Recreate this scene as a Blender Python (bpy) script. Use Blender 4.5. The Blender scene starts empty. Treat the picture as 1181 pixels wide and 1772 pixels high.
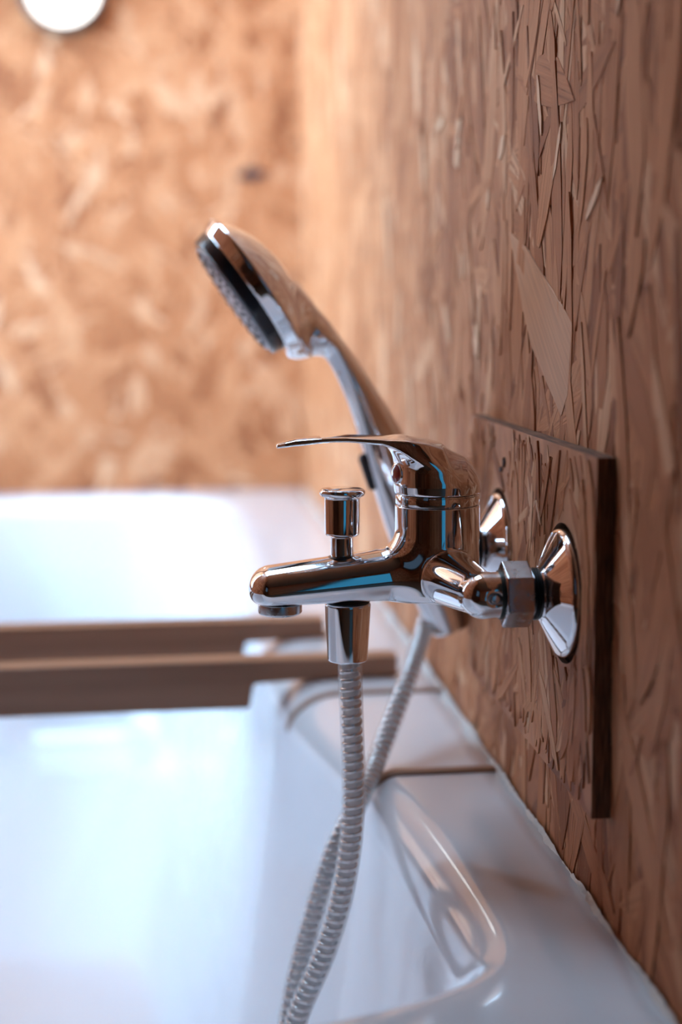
import bpy, bmesh, math, random
import numpy as np
from mathutils import Vector, Matrix

R = random.Random(7)
COL = bpy.context.scene.collection
SC = bpy.context.scene

# ------------------------------------------------------------------ camera
cam_data = bpy.data.cameras.new('camera')
cam = bpy.data.objects.new('camera', cam_data)
COL.objects.link(cam)
SC.camera = cam
cam_data.sensor_fit = 'VERTICAL'
cam_data.sensor_height = 36.0
cam_data.sensor_width = 24.0
cam_data.lens = 36.0 * 2461.0 / 1772.0
cam_data.clip_start = 0.02
fwd = Vector((0.10668626, 0.98483522, -0.13681242))
rgt = Vector((0.99405612, -0.10864801, -0.00693109))
upv = Vector((0.02169038, 0.13525977, 0.99057272))
cam.matrix_world = Matrix(((rgt.x, upv.x, -fwd.x, -0.200),
                           (rgt.y, upv.y, -fwd.y, -0.775),
                           (rgt.z, upv.z, -fwd.z, 0.845),
                           (0, 0, 0, 1)))
cam_data.dof.use_dof = True
cam_data.dof.focus_distance = 0.765
cam_data.dof.aperture_fstop = 3.2

# ------------------------------------------------------------------ light
SC.view_settings.view_transform = 'Standard'
SC.view_settings.look = 'None'
SC.view_settings.exposure = 0.0
SC.view_settings.gamma = 1.0
SC.view_settings.use_curve_mapping = False

world = bpy.data.worlds.new('sky')
SC.world = world
world.use_nodes = True
wn = world.node_tree
wn.nodes.clear()
wo = wn.nodes.new('ShaderNodeOutputWorld')
wb = wn.nodes.new('ShaderNodeBackground')
wb.inputs['Color'].default_value = (0.50, 0.74, 1.0, 1)
wb.inputs['Strength'].default_value = 17.5
wn.links.new(wb.outputs[0], wo.inputs[0])


def portal(loc, rot, sx, sy):
    l = bpy.data.lights.new('window_portal', 'AREA')
    l.shape = 'RECTANGLE'
    l.size, l.size_y = sx, sy
    l.cycles.is_portal = True
    o = bpy.data.objects.new('window_portal', l)
    COL.objects.link(o)
    o.location = loc
    o.rotation_euler = rot
    return o


WL = dict(y0=0.66, y1=1.62, z0=0.60, z1=2.1)       # window in the left wall above the tub side of the room
XW = -0.82                                           # left wall beside the tub
XL = -1.55                                           # left wall of the room behind the camera
YB = -2.45                                           # back wall, behind the camera
YF = 1.66                                            # far wall
ZC = 2.4
portal((XW - 0.02, (WL['y0'] + WL['y1']) / 2, (WL['z0'] + WL['z1']) / 2), (0, -math.pi / 2, 0), WL['z1'] - WL['z0'], WL['y1'] - WL['y0'])
DR = dict(x0=0.0, x1=0.75, z0=0.08, z1=2.0)         # glazed door in the back wall
portal(((DR['x0'] + DR['x1']) / 2, YB - 0.02, (DR['z0'] + DR['z1']) / 2), (math.pi / 2, 0, 0), DR['x1'] - DR['x0'], DR['z1'] - DR['z0'])


RW = dict(x0=-.80, x1=-.20, y0=.52, y1=1.40)          # roof window over the tub
portal(((RW['x0'] + RW['x1']) / 2, (RW['y0'] + RW['y1']) / 2, ZC + .02), (0, 0, 0), RW['x1'] - RW['x0'], RW['y1'] - RW['y0'])

# ------------------------------------------------------------------ helpers
def link(o, parent=None):
    COL.objects.link(o)
    if parent is not None:
        o.parent = parent
    return o


def tag(o, label=None, cat=None, group=None, kind=None):
    if label: o['label'] = label
    if cat: o['category'] = cat
    if group: o['group'] = group
    if kind: o['kind'] = kind
    return o


def empty(name, loc=(0, 0, 0)):
    o = bpy.data.objects.new(name, None)
    o.empty_display_size = 0.01
    COL.objects.link(o)
    o.location = loc
    return o


def mesh_obj(name, verts, faces, mat, parent=None, smooth=True, normals=None):
    """vertices are world coordinates; a parent's location is taken off"""
    off = np.array(parent.location) if parent is not None else np.zeros(3)
    if parent is not None and parent.parent is not None:
        off = off + np.array(parent.parent.location)
    me = bpy.data.meshes.new(name)
    v = np.asarray(verts, dtype=float) - off
    me.from_pydata(v.tolist(), [], [list(map(int, f)) for f in faces])
    me.update()
    if smooth:
        me.polygons.foreach_set('use_smooth', [True] * len(me.polygons))
    if mat: me.materials.append(mat)
    if normals is not None:
        me.normals_split_custom_set_from_vertices([tuple(n) for n in normals])
    return link(bpy.data.objects.new(name, me), parent)


def from_bm(name, bm, mat, parent=None, smooth=False, bevel=0, seg=2, angle=0.6):
    bm.normal_update()
    me = bpy.data.meshes.new(name)
    bm.to_mesh(me)
    bm.free()
    if parent is not None:
        off = Vector(parent.location)
        if parent.parent is not None: off += Vector(parent.parent.location)
        me.transform(Matrix.Translation(-off))
    if smooth:
        me.polygons.foreach_set('use_smooth', [True] * len(me.polygons))
    if mat: me.materials.append(mat)
    o = link(bpy.data.objects.new(name, me), parent)
    if bevel:
        m = o.modifiers.new('bevel', 'BEVEL')
        m.width = bevel; m.segments = seg; m.limit_method = 'ANGLE'; m.angle_limit = angle
        me.polygons.foreach_set('use_smooth', [True] * len(me.polygons))
        w = o.modifiers.new('wn', 'WEIGHTED_NORMAL'); w.keep_sharp = True
    return o


def box_bm(x0, x1, y0, y1, z0, z1, bm=None):
    bm = bm or bmesh.new()
    vs = [bm.verts.new((x, y, z)) for z in (z0, z1) for y in (y0, y1) for x in (x0, x1)]
    for f in ((0, 2, 3, 1), (4, 5, 7, 6), (0, 1, 5, 4), (2, 6, 7, 3), (0, 4, 6, 2), (1, 3, 7, 5)):
        bm.faces.new([vs[i] for i in f])
    return bm


def box(name, x0, x1, y0, y1, z0, z1, mat, parent=None, bevel=0):
    return from_bm(name, box_bm(x0, x1, y0, y1, z0, z1), mat, parent, bevel=bevel)


def lathe(name, profile, origin, axis, mat, parent=None, seg=64, sharp=0.5, squash=None):
    """profile: list of (a, r) along the axis"""
    ax = Vector(axis).normalized()
    t = Vector((0, 0, 1)) if abs(ax.z) < 0.9 else Vector((1, 0, 0))
    u = ax.cross(t).normalized(); w = ax.cross(u).normalized()
    o = Vector(origin)
    verts, faces = [], []
    for a, r in profile:
        for k in range(seg):
            th = 2 * math.pi * k / seg
            verts.append(o + ax * a + (u * math.cos(th) + w * math.sin(th)) * max(r, 1e-5))
    n = len(profile)
    for i in range(n - 1):
        for k in range(seg):
            k2 = (k + 1) % seg
            faces.append((i * seg + k, i * seg + k2, (i + 1) * seg + k2, (i + 1) * seg + k))
    faces.append(tuple(range(seg - 1, -1, -1)))
    faces.append(tuple((n - 1) * seg + k for k in range(seg)))
    ob = mesh_obj(name, [tuple(v) for v in verts], faces, mat, parent)
    bm = bmesh.new(); bm.from_mesh(ob.data)
    bmesh.ops.recalc_face_normals(bm, faces=bm.faces)
    for e in bm.edges:
        if len(e.link_faces) == 2 and e.calc_face_angle(0) > sharp: e.smooth = False
    bm.to_mesh(ob.data); bm.free()
    return ob


def arc_profile(pts, r=0.0006, n=4):
    """round the inner corners of a profile polyline"""
    out = [pts[0]]
    for i in range(1, len(pts) - 1):
        p0, p, p1 = (np.array(pts[j], float) for j in (i - 1, i, i + 1))
        d0 = p0 - p; d1 = p1 - p
        l0, l1 = np.linalg.norm(d0), np.linalg.norm(d1)
        rr = min(r, l0 * .45, l1 * .45)
        a = p + d0 / l0 * rr; b = p + d1 / l1 * rr
        for k in range(n + 1):
            s = k / n
            out.append(tuple((1 - s) ** 2 * a + 2 * s * (1 - s) * p + s * s * b))
    out.append(pts[-1])
    return out


# implicit surfaces: sampled on a grid, meshed by surface nets, then snapped to the exact surface
def smin(a, b, k):
    h = np.clip(0.5 + 0.5 * (b - a) / k, 0, 1)
    return b * (1 - h) + a * h - k * h * (1 - h)


def smax(a, b, k):
    return -smin(-a, -b, k)


def sd_capsule(P, a, b, ra, rb):
    a = np.array(a, float); b = np.array(b, float)
    ba = b - a
    t = np.clip(((P - a) @ ba) / (ba @ ba), 0, 1)
    return np.linalg.norm(P - a - t[:, None] * ba, axis=1) - (ra + (rb - ra) * t)


def implicit(name, fn, lo, hi, h, mat, parent=None, iters=5):
    lo = np.array(lo, float); hi = np.array(hi, float)
    n = np.ceil((hi - lo) / h).astype(int) + 1
    xs, ys, zs = (lo[i] + h * np.arange(n[i]) for i in range(3))
    vals = np.empty(n, dtype=np.float32)
    for i, x in enumerate(xs):
        Y, Z = np.meshgrid(ys, zs, indexing='ij')
        P = np.stack([np.full(Y.size, x), Y.ravel(), Z.ravel()], 1)
        vals[i] = fn(P).reshape(n[1], n[2])
    ins = vals < 0
    c = ins[:-1, :-1, :-1].astype(np.int8)
    tot = np.zeros_like(c)
    for dx in (0, 1):
        for dy in (0, 1):
            for dz in (0, 1):
                tot += ins[dx:n[0] - 1 + dx, dy:n[1] - 1 + dy, dz:n[2] - 1 + dz]
    act = (tot > 0) & (tot < 8)
    idx = -np.ones(act.shape, dtype=np.int64)
    cells = np.argwhere(act)
    idx[act] = np.arange(len(cells))
    acc = np.zeros((len(cells), 3)); cnt = np.zeros(len(cells))
    corners = [(0, 0, 0), (1, 0, 0), (0, 1, 0), (0, 0, 1), (1, 1, 0), (1, 0, 1), (0, 1, 1), (1, 1, 1)]
    for i in range(8):
        for j in range(i + 1, 8):
            a = np.array(corners[i]); b = np.array(corners[j])
            if abs(a - b).sum() != 1: continue
            ca = cells + a; cb = cells + b
            va = vals[ca[:, 0], ca[:, 1], ca[:, 2]]; vb = vals[cb[:, 0], cb[:, 1], cb[:, 2]]
            m = (va < 0) != (vb < 0)
            t = np.where(m, va / np.where(m, va - vb, 1), 0)
            p = ca + t[:, None] * (cb - ca)
            acc[m] += p[m]; cnt[m] += 1
    V = lo + h * acc / cnt[:, None]
    F = []
    for ax in range(3):
        o1, o2 = [(1, 2), (2, 0), (0, 1)][ax]
        sl0 = [slice(None)] * 3; sl1 = [slice(None)] * 3
        sl0[ax] = slice(0, -1); sl1[ax] = slice(1, None)
        s = ins[tuple(sl0)] != ins[tuple(sl1)]
        g = np.argwhere(s)
        g = g[(g[:, o1] > 0) & (g[:, o2] > 0) & (g[:, o1] < n[o1] - 1) & (g[:, o2] < n[o2] - 1)]
        d1 = np.zeros(3, int); d1[o1] = 1
        d2 = np.zeros(3, int); d2[o2] = 1
        q = [g - d1 - d2, g - d2, g, g - d1]
        q = np.stack([idx[k[:, 0], k[:, 1], k[:, 2]] for k in q], 1)
        flip = ins[g[:, 0], g[:, 1], g[:, 2]]
        q[~flip] = q[~flip][:, ::-1]
        F.append(q)
    F = np.concatenate(F)
    F = F[(F >= 0).all(1)]
    e = 2e-5

    def grad(P):
        return np.stack([(fn(P + d) - fn(P - d)) / (2 * e) for d in np.eye(3) * e], 1)
    for _ in range(iters):
        G = grad(V); f = fn(V)
        g2 = np.maximum((G ** 2).sum(1), 0.05)
        st = -(f / g2)[:, None] * G
        ln = np.linalg.norm(st, axis=1, keepdims=True)
        V = V + st * np.minimum(1, h * .6 / np.maximum(ln, 1e-9))
    N = grad(V); N /= np.maximum(np.linalg.norm(N, axis=1, keepdims=True), 1e-9)
    return mesh_obj(name, V, F, mat, parent, normals=N)


# ------------------------------------------------------------------ materials
class NT:
    def __init__(s, name):
        s.m = bpy.data.materials.new(name); s.m.use_nodes = True
        s.t = s.m.node_tree; s.t.nodes.clear()
        s.out = s.t.nodes.new('ShaderNodeOutputMaterial')

    def n(s, kind, **kw):
        nd = s.t.nodes.new(kind)
        for k, v in kw.items():
            if k.startswith('i_'):
                nd.inputs[k[2:].replace('_', ' ')].default_value = v
            else: setattr(nd, k, v)
        return nd

    def l(s, a, b): s.t.links.new(a, b)

    def math(s, op, a, b=None, clamp=False):
        nd = s.t.nodes.new('ShaderNodeMath'); nd.operation = op; nd.use_clamp = clamp
        for i, x in enumerate((a, b)):
            if x is None: continue
            if hasattr(x, 'is_linked'): s.l(x, nd.inputs[i])
            else: nd.inputs[i].default_value = x
        return nd.outputs[0]

    def ramp(s, fac, stops):
        nd = s.t.nodes.new('ShaderNodeValToRGB')
        el = nd.color_ramp.elements
        while len(el) < len(stops): el.new(0.5)
        for e, (p, c) in zip(el, stops):
            e.position = p; e.color = (*c, 1)
        s.l(fac, nd.inputs[0])
        return nd.outputs[0]

    def mix(s, fac, a, b, mode='MIX'):
        nd = s.t.nodes.new('ShaderNodeMix'); nd.data_type = 'RGBA'; nd.blend_type = mode
        for i, x in ((0, fac), (6, a), (7, b)):
            if hasattr(x, 'is_linked'): s.l(x, nd.inputs[i])
            elif i == 0: nd.inputs[0].default_value = x
            else: nd.inputs[i].default_value = (*x, 1)
        return nd.outputs[2]


def simple(name, color, rough=0.5, metal=0.0, spec=0.5, coat=0.0, bump=None, rough_noise=None):
    t = NT(name)
    b = t.n('ShaderNodeBsdfPrincipled')
    b.inputs['Base Color'].default_value = (*color, 1)
    b.inputs['Roughness'].default_value = rough
    b.inputs['Metallic'].default_value = metal
    b.inputs['Specular IOR Level'].default_value = spec
    b.inputs['Coat Weight'].default_value = coat
    b.inputs['Coat Roughness'].default_value = 0.05
    tc = t.n('ShaderNodeTexCoord')
    if rough_noise:
        nz = t.n('ShaderNodeTexNoise'); nz.inputs['Scale'].default_value = rough_noise[0]; nz.inputs['Detail'].default_value = 4
        t.l(tc.outputs['Object'], nz.inputs['Vector'])
        mr = t.n('ShaderNodeMapRange'); mr.inputs['From Min'].default_value = .35; mr.inputs['From Max'].default_value = .7
        mr.inputs['To Min'].default_value = rough; mr.inputs['To Max'].default_value = rough_noise[1]
        t.l(nz.outputs['Fac'], mr.inputs['Value']); t.l(mr.outputs[0], b.inputs['Roughness'])
    if bump:
        nz = t.n('ShaderNodeTexNoise'); nz.inputs['Scale'].default_value = bump[0]; nz.inputs['Detail'].default_value = 3
        t.l(tc.outputs['Object'], nz.inputs['Vector'])
        bp = t.n('ShaderNodeBump'); bp.inputs['Strength'].default_value = bump[1]; bp.inputs['Distance'].default_value = bump[2]
        t.l(nz.outputs['Fac'], bp.inputs['Height']); t.l(bp.outputs[0], b.inputs['Normal'])
    t.l(b.outputs[0], t.out.inputs[0])
    return t.m


WOOD_STOPS = [(0.0, (0.29, 0.092, 0.034)), (0.2, (0.44, 0.160, 0.064)), (0.5, (0.545, 0.218, 0.094)), (0.85, (0.63, 0.280, 0.132)), (1.0, (0.75, 0.425, 0.25))]


def strand_material(name):
    """one wood strand: grain runs along the strand's own length (uv u), tone differs from strand to strand"""
    t = NT(name)
    uv = t.n('ShaderNodeUVMap'); uv.uv_map = 'grain'
    geo = t.n('ShaderNodeNewGeometry'); oi = t.n('ShaderNodeObjectInfo')
    rnd = t.math('FRACT', t.math('ADD', geo.outputs['Random Per Island'], oi.outputs['Random']))
    sep = t.n('ShaderNodeSeparateXYZ'); t.l(uv.outputs[0], sep.inputs[0])
    cmb = t.n('ShaderNodeCombineXYZ')
    t.l(t.math('MULTIPLY', sep.outputs[0], 14.0), cmb.inputs[0])
    t.l(t.math('MULTIPLY', sep.outputs[1], 560.0), cmb.inputs[1])
    t.l(t.math('MULTIPLY', rnd, 97.0), cmb.inputs[2])
    nz = t.n('ShaderNodeTexNoise'); nz.inputs['Scale'].default_value = 1.0; nz.inputs['Detail'].default_value = 6; nz.inputs['Roughness'].default_value = .62
    nz.inputs['Distortion'].default_value = .4
    t.l(cmb.outputs[0], nz.inputs['Vector'])
    base = t.ramp(rnd, WOOD_STOPS)
    streak = t.ramp(nz.outputs['Fac'], [(0.30, (0.45, 0.35, 0.28)), (0.44, (0.88, 0.84, 0.80)), (0.60, (1.0, 1.0, 1.0)), (0.8, (1.12, 1.1, 1.08))])
    col = t.mix(1.0, base, streak, 'MULTIPLY')
    b = t.n('ShaderNodeBsdfPrincipled')
    t.l(col, b.inputs['Base Color'])
    b.inputs['Roughness'].default_value = .6
    b.inputs['Specular IOR Level'].default_value = .25
    bp = t.n('ShaderNodeBump'); bp.inputs['Strength'].default_value = .9; bp.inputs['Distance'].default_value = .0008
    t.l(nz.outputs['Fac'], bp.inputs['Height']); t.l(bp.outputs[0], b.inputs['Normal'])
    t.l(b.outputs[0], t.out.inputs[0])
    return t.m


def board_material(name, plane):
    """pressed strand board seen between and beyond the modelled strands"""
    t = NT(name)
    tc = t.n('ShaderNodeTexCoord')
    mp = t.n('ShaderNodeMapping')
    t.l(tc.outputs['Object'], mp.inputs['Vector'])
    v = t.n('ShaderNodeTexVoronoi'); v.inputs['Scale'].default_value = 16
    nzw = t.n('ShaderNodeTexNoise'); nzw.inputs['Scale'].default_value = 9
    t.l(mp.outputs[0], nzw.inputs['Vector'])
    mv = t.n('ShaderNodeVectorMath'); mv.operation = 'MULTIPLY_ADD'
    t.l(nzw.outputs['Color'], mv.inputs[0]); mv.inputs[1].default_value = (.12, .12, .12); t.l(mp.outputs[0], mv.inputs[2])
    t.l(mv.outputs[0], v.inputs['Vector'])
    sep = t.n('ShaderNodeSeparateXYZ'); t.l(v.outputs['Color'], sep.inputs[0])
    nz = t.n('ShaderNodeTexNoise'); nz.inputs['Scale'].default_value = 55; nz.inputs['Detail'].default_value = 6
    t.l(mv.outputs[0], nz.inputs['Vector'])
    col = t.mix(1.0, t.ramp(sep.outputs[0], WOOD_STOPS), t.ramp(nz.outputs['Fac'], [(.3, (.72, .66, .60)), (.6, (1, 1, 1))]), 'MULTIPLY')
    b = t.n('ShaderNodeBsdfPrincipled'); t.l(col, b.inputs['Base Color'])
    b.inputs['Roughness'].default_value = .6
    bp = t.n('ShaderNodeBump'); bp.inputs['Strength'].default_value = .6; bp.inputs['Distance'].default_value = .001
    t.l(nz.outputs['Fac'], bp.inputs['Height']); t.l(bp.outputs[0], b.inputs['Normal'])
    t.l(b.outputs[0], t.out.inputs[0])
    return t.m


def plank_material(name, c0, c1, rough=.45):
    t = NT(name)
    tc = t.n('ShaderNodeTexCoord'); mp = t.n('ShaderNodeMapping'); mp.inputs['Scale'].default_value = (4, 90, 90)
    t.l(tc.outputs['Object'], mp.inputs['Vector'])
    nz = t.n('ShaderNodeTexNoise'); nz.inputs['Scale'].default_value = 1; nz.inputs['Detail'].default_value = 6
    t.l(mp.outputs[0], nz.inputs['Vector'])
    b = t.n('ShaderNodeBsdfPrincipled'); t.l(t.ramp(nz.outputs['Fac'], [(.3, c0), (.7, c1)]), b.inputs['Base Color'])
    b.inputs['Roughness'].default_value = rough
    t.l(b.outputs[0], t.out.inputs[0])
    return t.m


M = {}
M['chrome'] = simple('chrome', (0.80, 0.80, 0.82), .035, 1.0, rough_noise=(60, .10))
M['chrome_clean'] = simple('polished_chrome', (0.82, 0.82, 0.84), .03, 1.0)
M['chrome_dull'] = simple('dull_chrome', (0.62, 0.62, 0.64), .16, 1.0, rough_noise=(120, .30))
M['nut'] = simple('tarnished_nut_metal', (0.42, 0.38, 0.38), .10, 1.0, rough_noise=(200, .32))
M['black'] = simple('black_rubber', (0.012, 0.012, 0.014), .42)
M['dark_metal'] = simple('dark_threaded_metal', (0.05, 0.055, 0.05), .4, .6)
M['black_gloss'] = simple('black_plastic', (0.018, 0.018, 0.024), .22)
M['gray_face'] = simple('grey_spray_plate', (0.50, 0.50, 0.56), .35)
M['red'] = simple('red_indicator', (0.30, 0.012, 0.015), .12, coat=1.0)
M['enamel'] = simple('white_tub_enamel', (0.80, 0.835, 0.89), .10, 0, .6, coat=.6, rough_noise=(35, .20))
M['caulk'] = simple('white_sealant', (0.55, 0.52, 0.49), .45, bump=(300, .8, .001))
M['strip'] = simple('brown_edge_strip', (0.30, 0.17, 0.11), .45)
M['plaster'] = simple('white_plaster', (0.75, 0.73, 0.70), .8, bump=(60, .3, .001))
M['ceiling'] = plank_material('ceiling_wood', (0.36, .20, .11), (0.52, .31, .18), .6)
M['floor'] = plank_material('floor_wood', (0.18, .10, .06), (0.30, .18, .11), .4)
M['frame'] = simple('dark_window_frame', (0.03, 0.022, 0.02), .4)
M['tray'] = plank_material('oiled_tray_wood', (0.30, 0.155, 0.09), (0.44, 0.25, 0.16), .35)
M['strand'] = strand_material('wood_strand')
M['board'] = board_material('strand_board', 0)


def edge_material():
    t = NT('sawn_board_edge')
    tc = t.n('ShaderNodeTexCoord'); mp = t.n('ShaderNodeMapping'); mp.inputs['Scale'].default_value = (900, 40, 60)
    t.l(tc.outputs['Object'], mp.inputs['Vector'])
    nz = t.n('ShaderNodeTexNoise'); nz.inputs['Scale'].default_value = 1; nz.inputs['Detail'].default_value = 5
    t.l(mp.outputs[0], nz.inputs['Vector'])
    b = t.n('ShaderNodeBsdfPrincipled'); b.inputs['Roughness'].default_value = .8
    t.l(t.ramp(nz.outputs['Fac'], [(.3, (.05, .018, .008)), (.5, (.15, .058, .026)), (.72, (.28, .13, .065))]), b.inputs['Base Color'])
    bp = t.n('ShaderNodeBump'); bp.inputs['Strength'].default_value = .8; bp.inputs['Distance'].default_value = .001
    t.l(nz.outputs['Fac'], bp.inputs['Height']); t.l(bp.outputs[0], b.inputs['Normal'])
    t.l(b.outputs[0], t.out.inputs[0])
    return t.m


M['edge'] = edge_material()


def clear_material(name, tint, haze=0.0, fres=1.45, rough=.05):
    t = NT(name)
    tr = t.n('ShaderNodeBsdfTransparent'); tr.inputs[0].default_value = (*tint, 1)
    gl = t.n('ShaderNodeBsdfGlossy'); gl.inputs['Roughness'].default_value = rough
    fr = t.n('ShaderNodeFresnel'); fr.inputs[0].default_value = fres
    mx = t.n('ShaderNodeMixShader')
    geo = t.n('ShaderNodeNewGeometry')
    t.l(t.math('MULTIPLY', fr.outputs[0], t.math('SUBTRACT', 1.0, geo.outputs['Backfacing'])), mx.inputs[0]); t.l(tr.outputs[0], mx.inputs[1]); t.l(gl.outputs[0], mx.inputs[2])
    last_ = mx.outputs[0]
    if haze:
        tl = t.n('ShaderNodeBsdfTranslucent'); tl.inputs[0].default_value = (.9, .9, .9, 1)
        m2 = t.n('ShaderNodeMixShader'); m2.inputs[0].default_value = haze
        t.l(last_, m2.inputs[1]); t.l(tl.outputs[0], m2.inputs[2]); last_ = m2.outputs[0]
    t.l(last_, t.out.inputs[0])
    return t.m


M['sleeve'] = clear_material('clear_hose_sleeve', (.96, .965, .97), rough=.07, fres=1.6, haze=.20)
M['glass'] = clear_material('window_glass', (.95, .97, .97))
M['door_glass'] = clear_material('tinted_door_glass', (.06, .13, .15))
M['fill_window_glass'] = clear_material('fill_window_glass', (.07, .075, .08))  # pane of the added window; its tint limits the fill light


def emission(name, color, s):
    t = NT(name); e = t.n('ShaderNodeEmission'); e.inputs[0].default_value = (*color, 1); e.inputs[1].default_value = s
    t.l(e.outputs[0], t.out.inputs[0]); return t.m


M['lamp'] = emission('lamp_glow', (1.0, .97, .93), 4.0)

# ------------------------------------------------------------------ room shell
wall_right = box('wall_right', 0.0, 0.10, -0.32, YF + .1, 0, ZC, M['board']); tag(wall_right, kind='structure')
wall_far = box('wall_far', XL - .1, 0.0, YF, YF + .1, 0, ZC, M['board']); tag(wall_far, kind='structure')
tag(box('floor', XL - .1, 1.4, YB - .1, YF + .1, -.1, 0, M['floor']), kind='structure')
bm = box_bm(XL - .1, RW['x0'], YB - .1, YF + .1, ZC, ZC + .1)
box_bm(RW['x1'], 1.4, YB - .1, YF + .1, ZC, ZC + .1, bm)
box_bm(RW['x0'], RW['x1'], YB - .1, RW['y0'], ZC, ZC + .1, bm)
box_bm(RW['x0'], RW['x1'], RW['y1'], YF + .1, ZC, ZC + .1, bm)
tag(from_bm('ceiling', bm, M['ceiling']), kind='structure')
bm = box_bm(XW - .1, XW, -.30, WL['y0'], 0, ZC)
box_bm(XW - .1, XW, WL['y1'], YF, 0, ZC, bm)
box_bm(XW - .1, XW, WL['y0'], WL['y1'], 0, WL['z0'], bm)
box_bm(XW - .1, XW, WL['y0'], WL['y1'], WL['z1'], ZC, bm)
tag(from_bm('wall_left', bm, M['board']), kind='structure')
L2W = dict(y0=-2.2, y1=-1.3, z0=.9, z1=2.0)  # opening for an added window that brightens the unseen back of the room
bm = box_bm(XL - .1, XL, YB, L2W['y0'], 0, ZC)
box_bm(XL - .1, XL, L2W['y1'], -.30, 0, ZC, bm)
box_bm(XL - .1, XL, L2W['y0'], L2W['y1'], 0, L2W['z0'], bm)
box_bm(XL - .1, XL, L2W['y0'], L2W['y1'], L2W['z1'], ZC, bm)
tag(from_bm('wall_left', bm, M['board']), kind='structure')
tag(box('wall_left', XL - .1, XW - .1, -.30, -.20, 0, ZC, M['board']), kind='structure')
bm = box_bm(XL, DR['x0'], YB - .1, YB, 0, ZC)
box_bm(DR['x1'], 1.4, YB - .1, YB, 0, ZC, bm)
box_bm(DR['x0'], DR['x1'], YB - .1, YB, 0, DR['z0'], bm)
box_bm(DR['x0'], DR['x1'], YB - .1, YB, DR['z1'], ZC, bm)
tag(from_bm('wall_back', bm, M['board']), kind='structure')
tag(box('wall_side', 1.4, 1.5, YB, -.32, 0, ZC, M['board']), kind='structure')
tag(box('wall_return', 0.10, 1.4, -.36, -.32, 0, ZC, M['board']), kind='structure')


def window(name, horizontal_axis, a0, a1, z0, z1, c, mat, bars):
    root = empty(name); tag(root, kind='structure')
    fw = .05

    def bx(nm, p0, p1, q0, q1, m, th=.05):
        if horizontal_axis == 'y': box(nm, c - th / 2, c + th / 2, p0, p1, q0, q1, m, root)
        else: box(nm, p0, p1, c - th / 2, c + th / 2, q0, q1, m, root)
    bx('window_frame', a0, a0 + fw, z0, z1, M['frame']); bx('window_frame', a1 - fw, a1, z0, z1, M['frame'])
    bx('window_frame', a0 + fw, a1 - fw, z0, z0 + fw, M['frame']); bx('window_frame', a0 + fw, a1 - fw, z1 - fw, z1, M['frame'])
    for b in bars: bx('window_bar', b - .02, b + .02, z0 + fw, z1 - fw, M['frame'], .04)
    bx('window_pane', a0 + fw, a1 - fw, z0 + fw, z1 - fw, mat, .004)
    return root


window('window_1', 'y', WL['y0'], WL['y1'], WL['z0'], WL['z1'], XW - .05, M['glass'], [])
window('fill_window', 'y', L2W['y0'], L2W['y1'], L2W['z0'], L2W['z1'], XL - .05, M['fill_window_glass'], [])  # added out of view as fill light for the back wall and chrome reflections
rw = empty('window_3'); tag(rw, kind='structure')
box('window_pane', RW['x0'], RW['x1'], RW['y0'], RW['y1'], ZC + .05, ZC + .054, M['glass'], rw)
box('window_frame', RW['x0'] - .03, RW['x0'] + .02, RW['y0'] - .03, RW['y1'] + .03, ZC - .012, ZC + .04, M['frame'], rw)
box('window_frame', RW['x1'] - .02, RW['x1'] + .03, RW['y0'] - .03, RW['y1'] + .03, ZC - .012, ZC + .04, M['frame'], rw)
window('door_1', 'x', DR['x0'], DR['x1'], DR['z0'], DR['z1'], YB - .05, M['door_glass'], [])


# ------------------------------------------------------------------ strands of the board
def strand_outline(L, Wd, rr):
    """pointed or torn ends, slightly wavy long sides"""
    n = 4
    top, bot = [], []
    sk0, sk1 = rr.uniform(-.5, .5), rr.uniform(-.5, .5)
    for i in range(n + 1):
        u = i / n
        tp = min(1, (u + .02) / rr.uniform(.10, .30), (1.02 - u) / rr.uniform(.10, .30)) ** .5
        w = Wd / 2 * max(.22, tp)
        x = (u - .5) * L
        top.append((x + (sk0 if i == 0 else sk1 if i == n else 0) * Wd * .8, w * rr.uniform(.82, 1.1)))
        bot.append((x - (sk0 if i == 0 else sk1 if i == n else 0) * Wd * .8, -w * rr.uniform(.82, 1.1)))
    return top + bot[::-1]


def strand_geo(L, Wd, th, rr, outline=None):
    """prism in local frame: u along x, v along y, outward z. returns verts, faces, uv per vertex"""
    o = outline or strand_outline(L, Wd, rr)
    n = len(o)
    tilt = rr.uniform(-.008, .008); tw = rr.uniform(-.03, .03); cv = rr.uniform(-.06, .12)
    v = []
    for z in (0, th):
        for x, y in o:
            zz = x * tilt + y * tw + cv * (x * x) * .6
            v.append((x, y, z + zz - (0.0012 if z == 0 else 0)))
    f = [tuple(range(n, 2 * n))] + [(i, (i + 1) % n, n + (i + 1) % n, n + i) for i in range(n)]
    return v, f, [(x, y) for x, y in o] * 2


def add_uv(me, uvs):
    ul = me.uv_layers.new(name='grain')
    arr = np.array(uvs, dtype=np.float32)
    li = np.empty(len(me.loops), dtype=np.int32); me.loops.foreach_get('vertex_index', li)
    ul.data.foreach_set('uv', arr[li].ravel())


def frame(normal, ang):
    """columns: strand length dir, width dir, outward normal; ang measured from vertical"""
    n = Vector(normal); up = Vector((0, 0, 1)); side = up.cross(n).normalized()
    u = up * math.cos(ang) + side * math.sin(ang)
    w = n.cross(u)
    return Matrix((u, w, n)).transposed()


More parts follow.
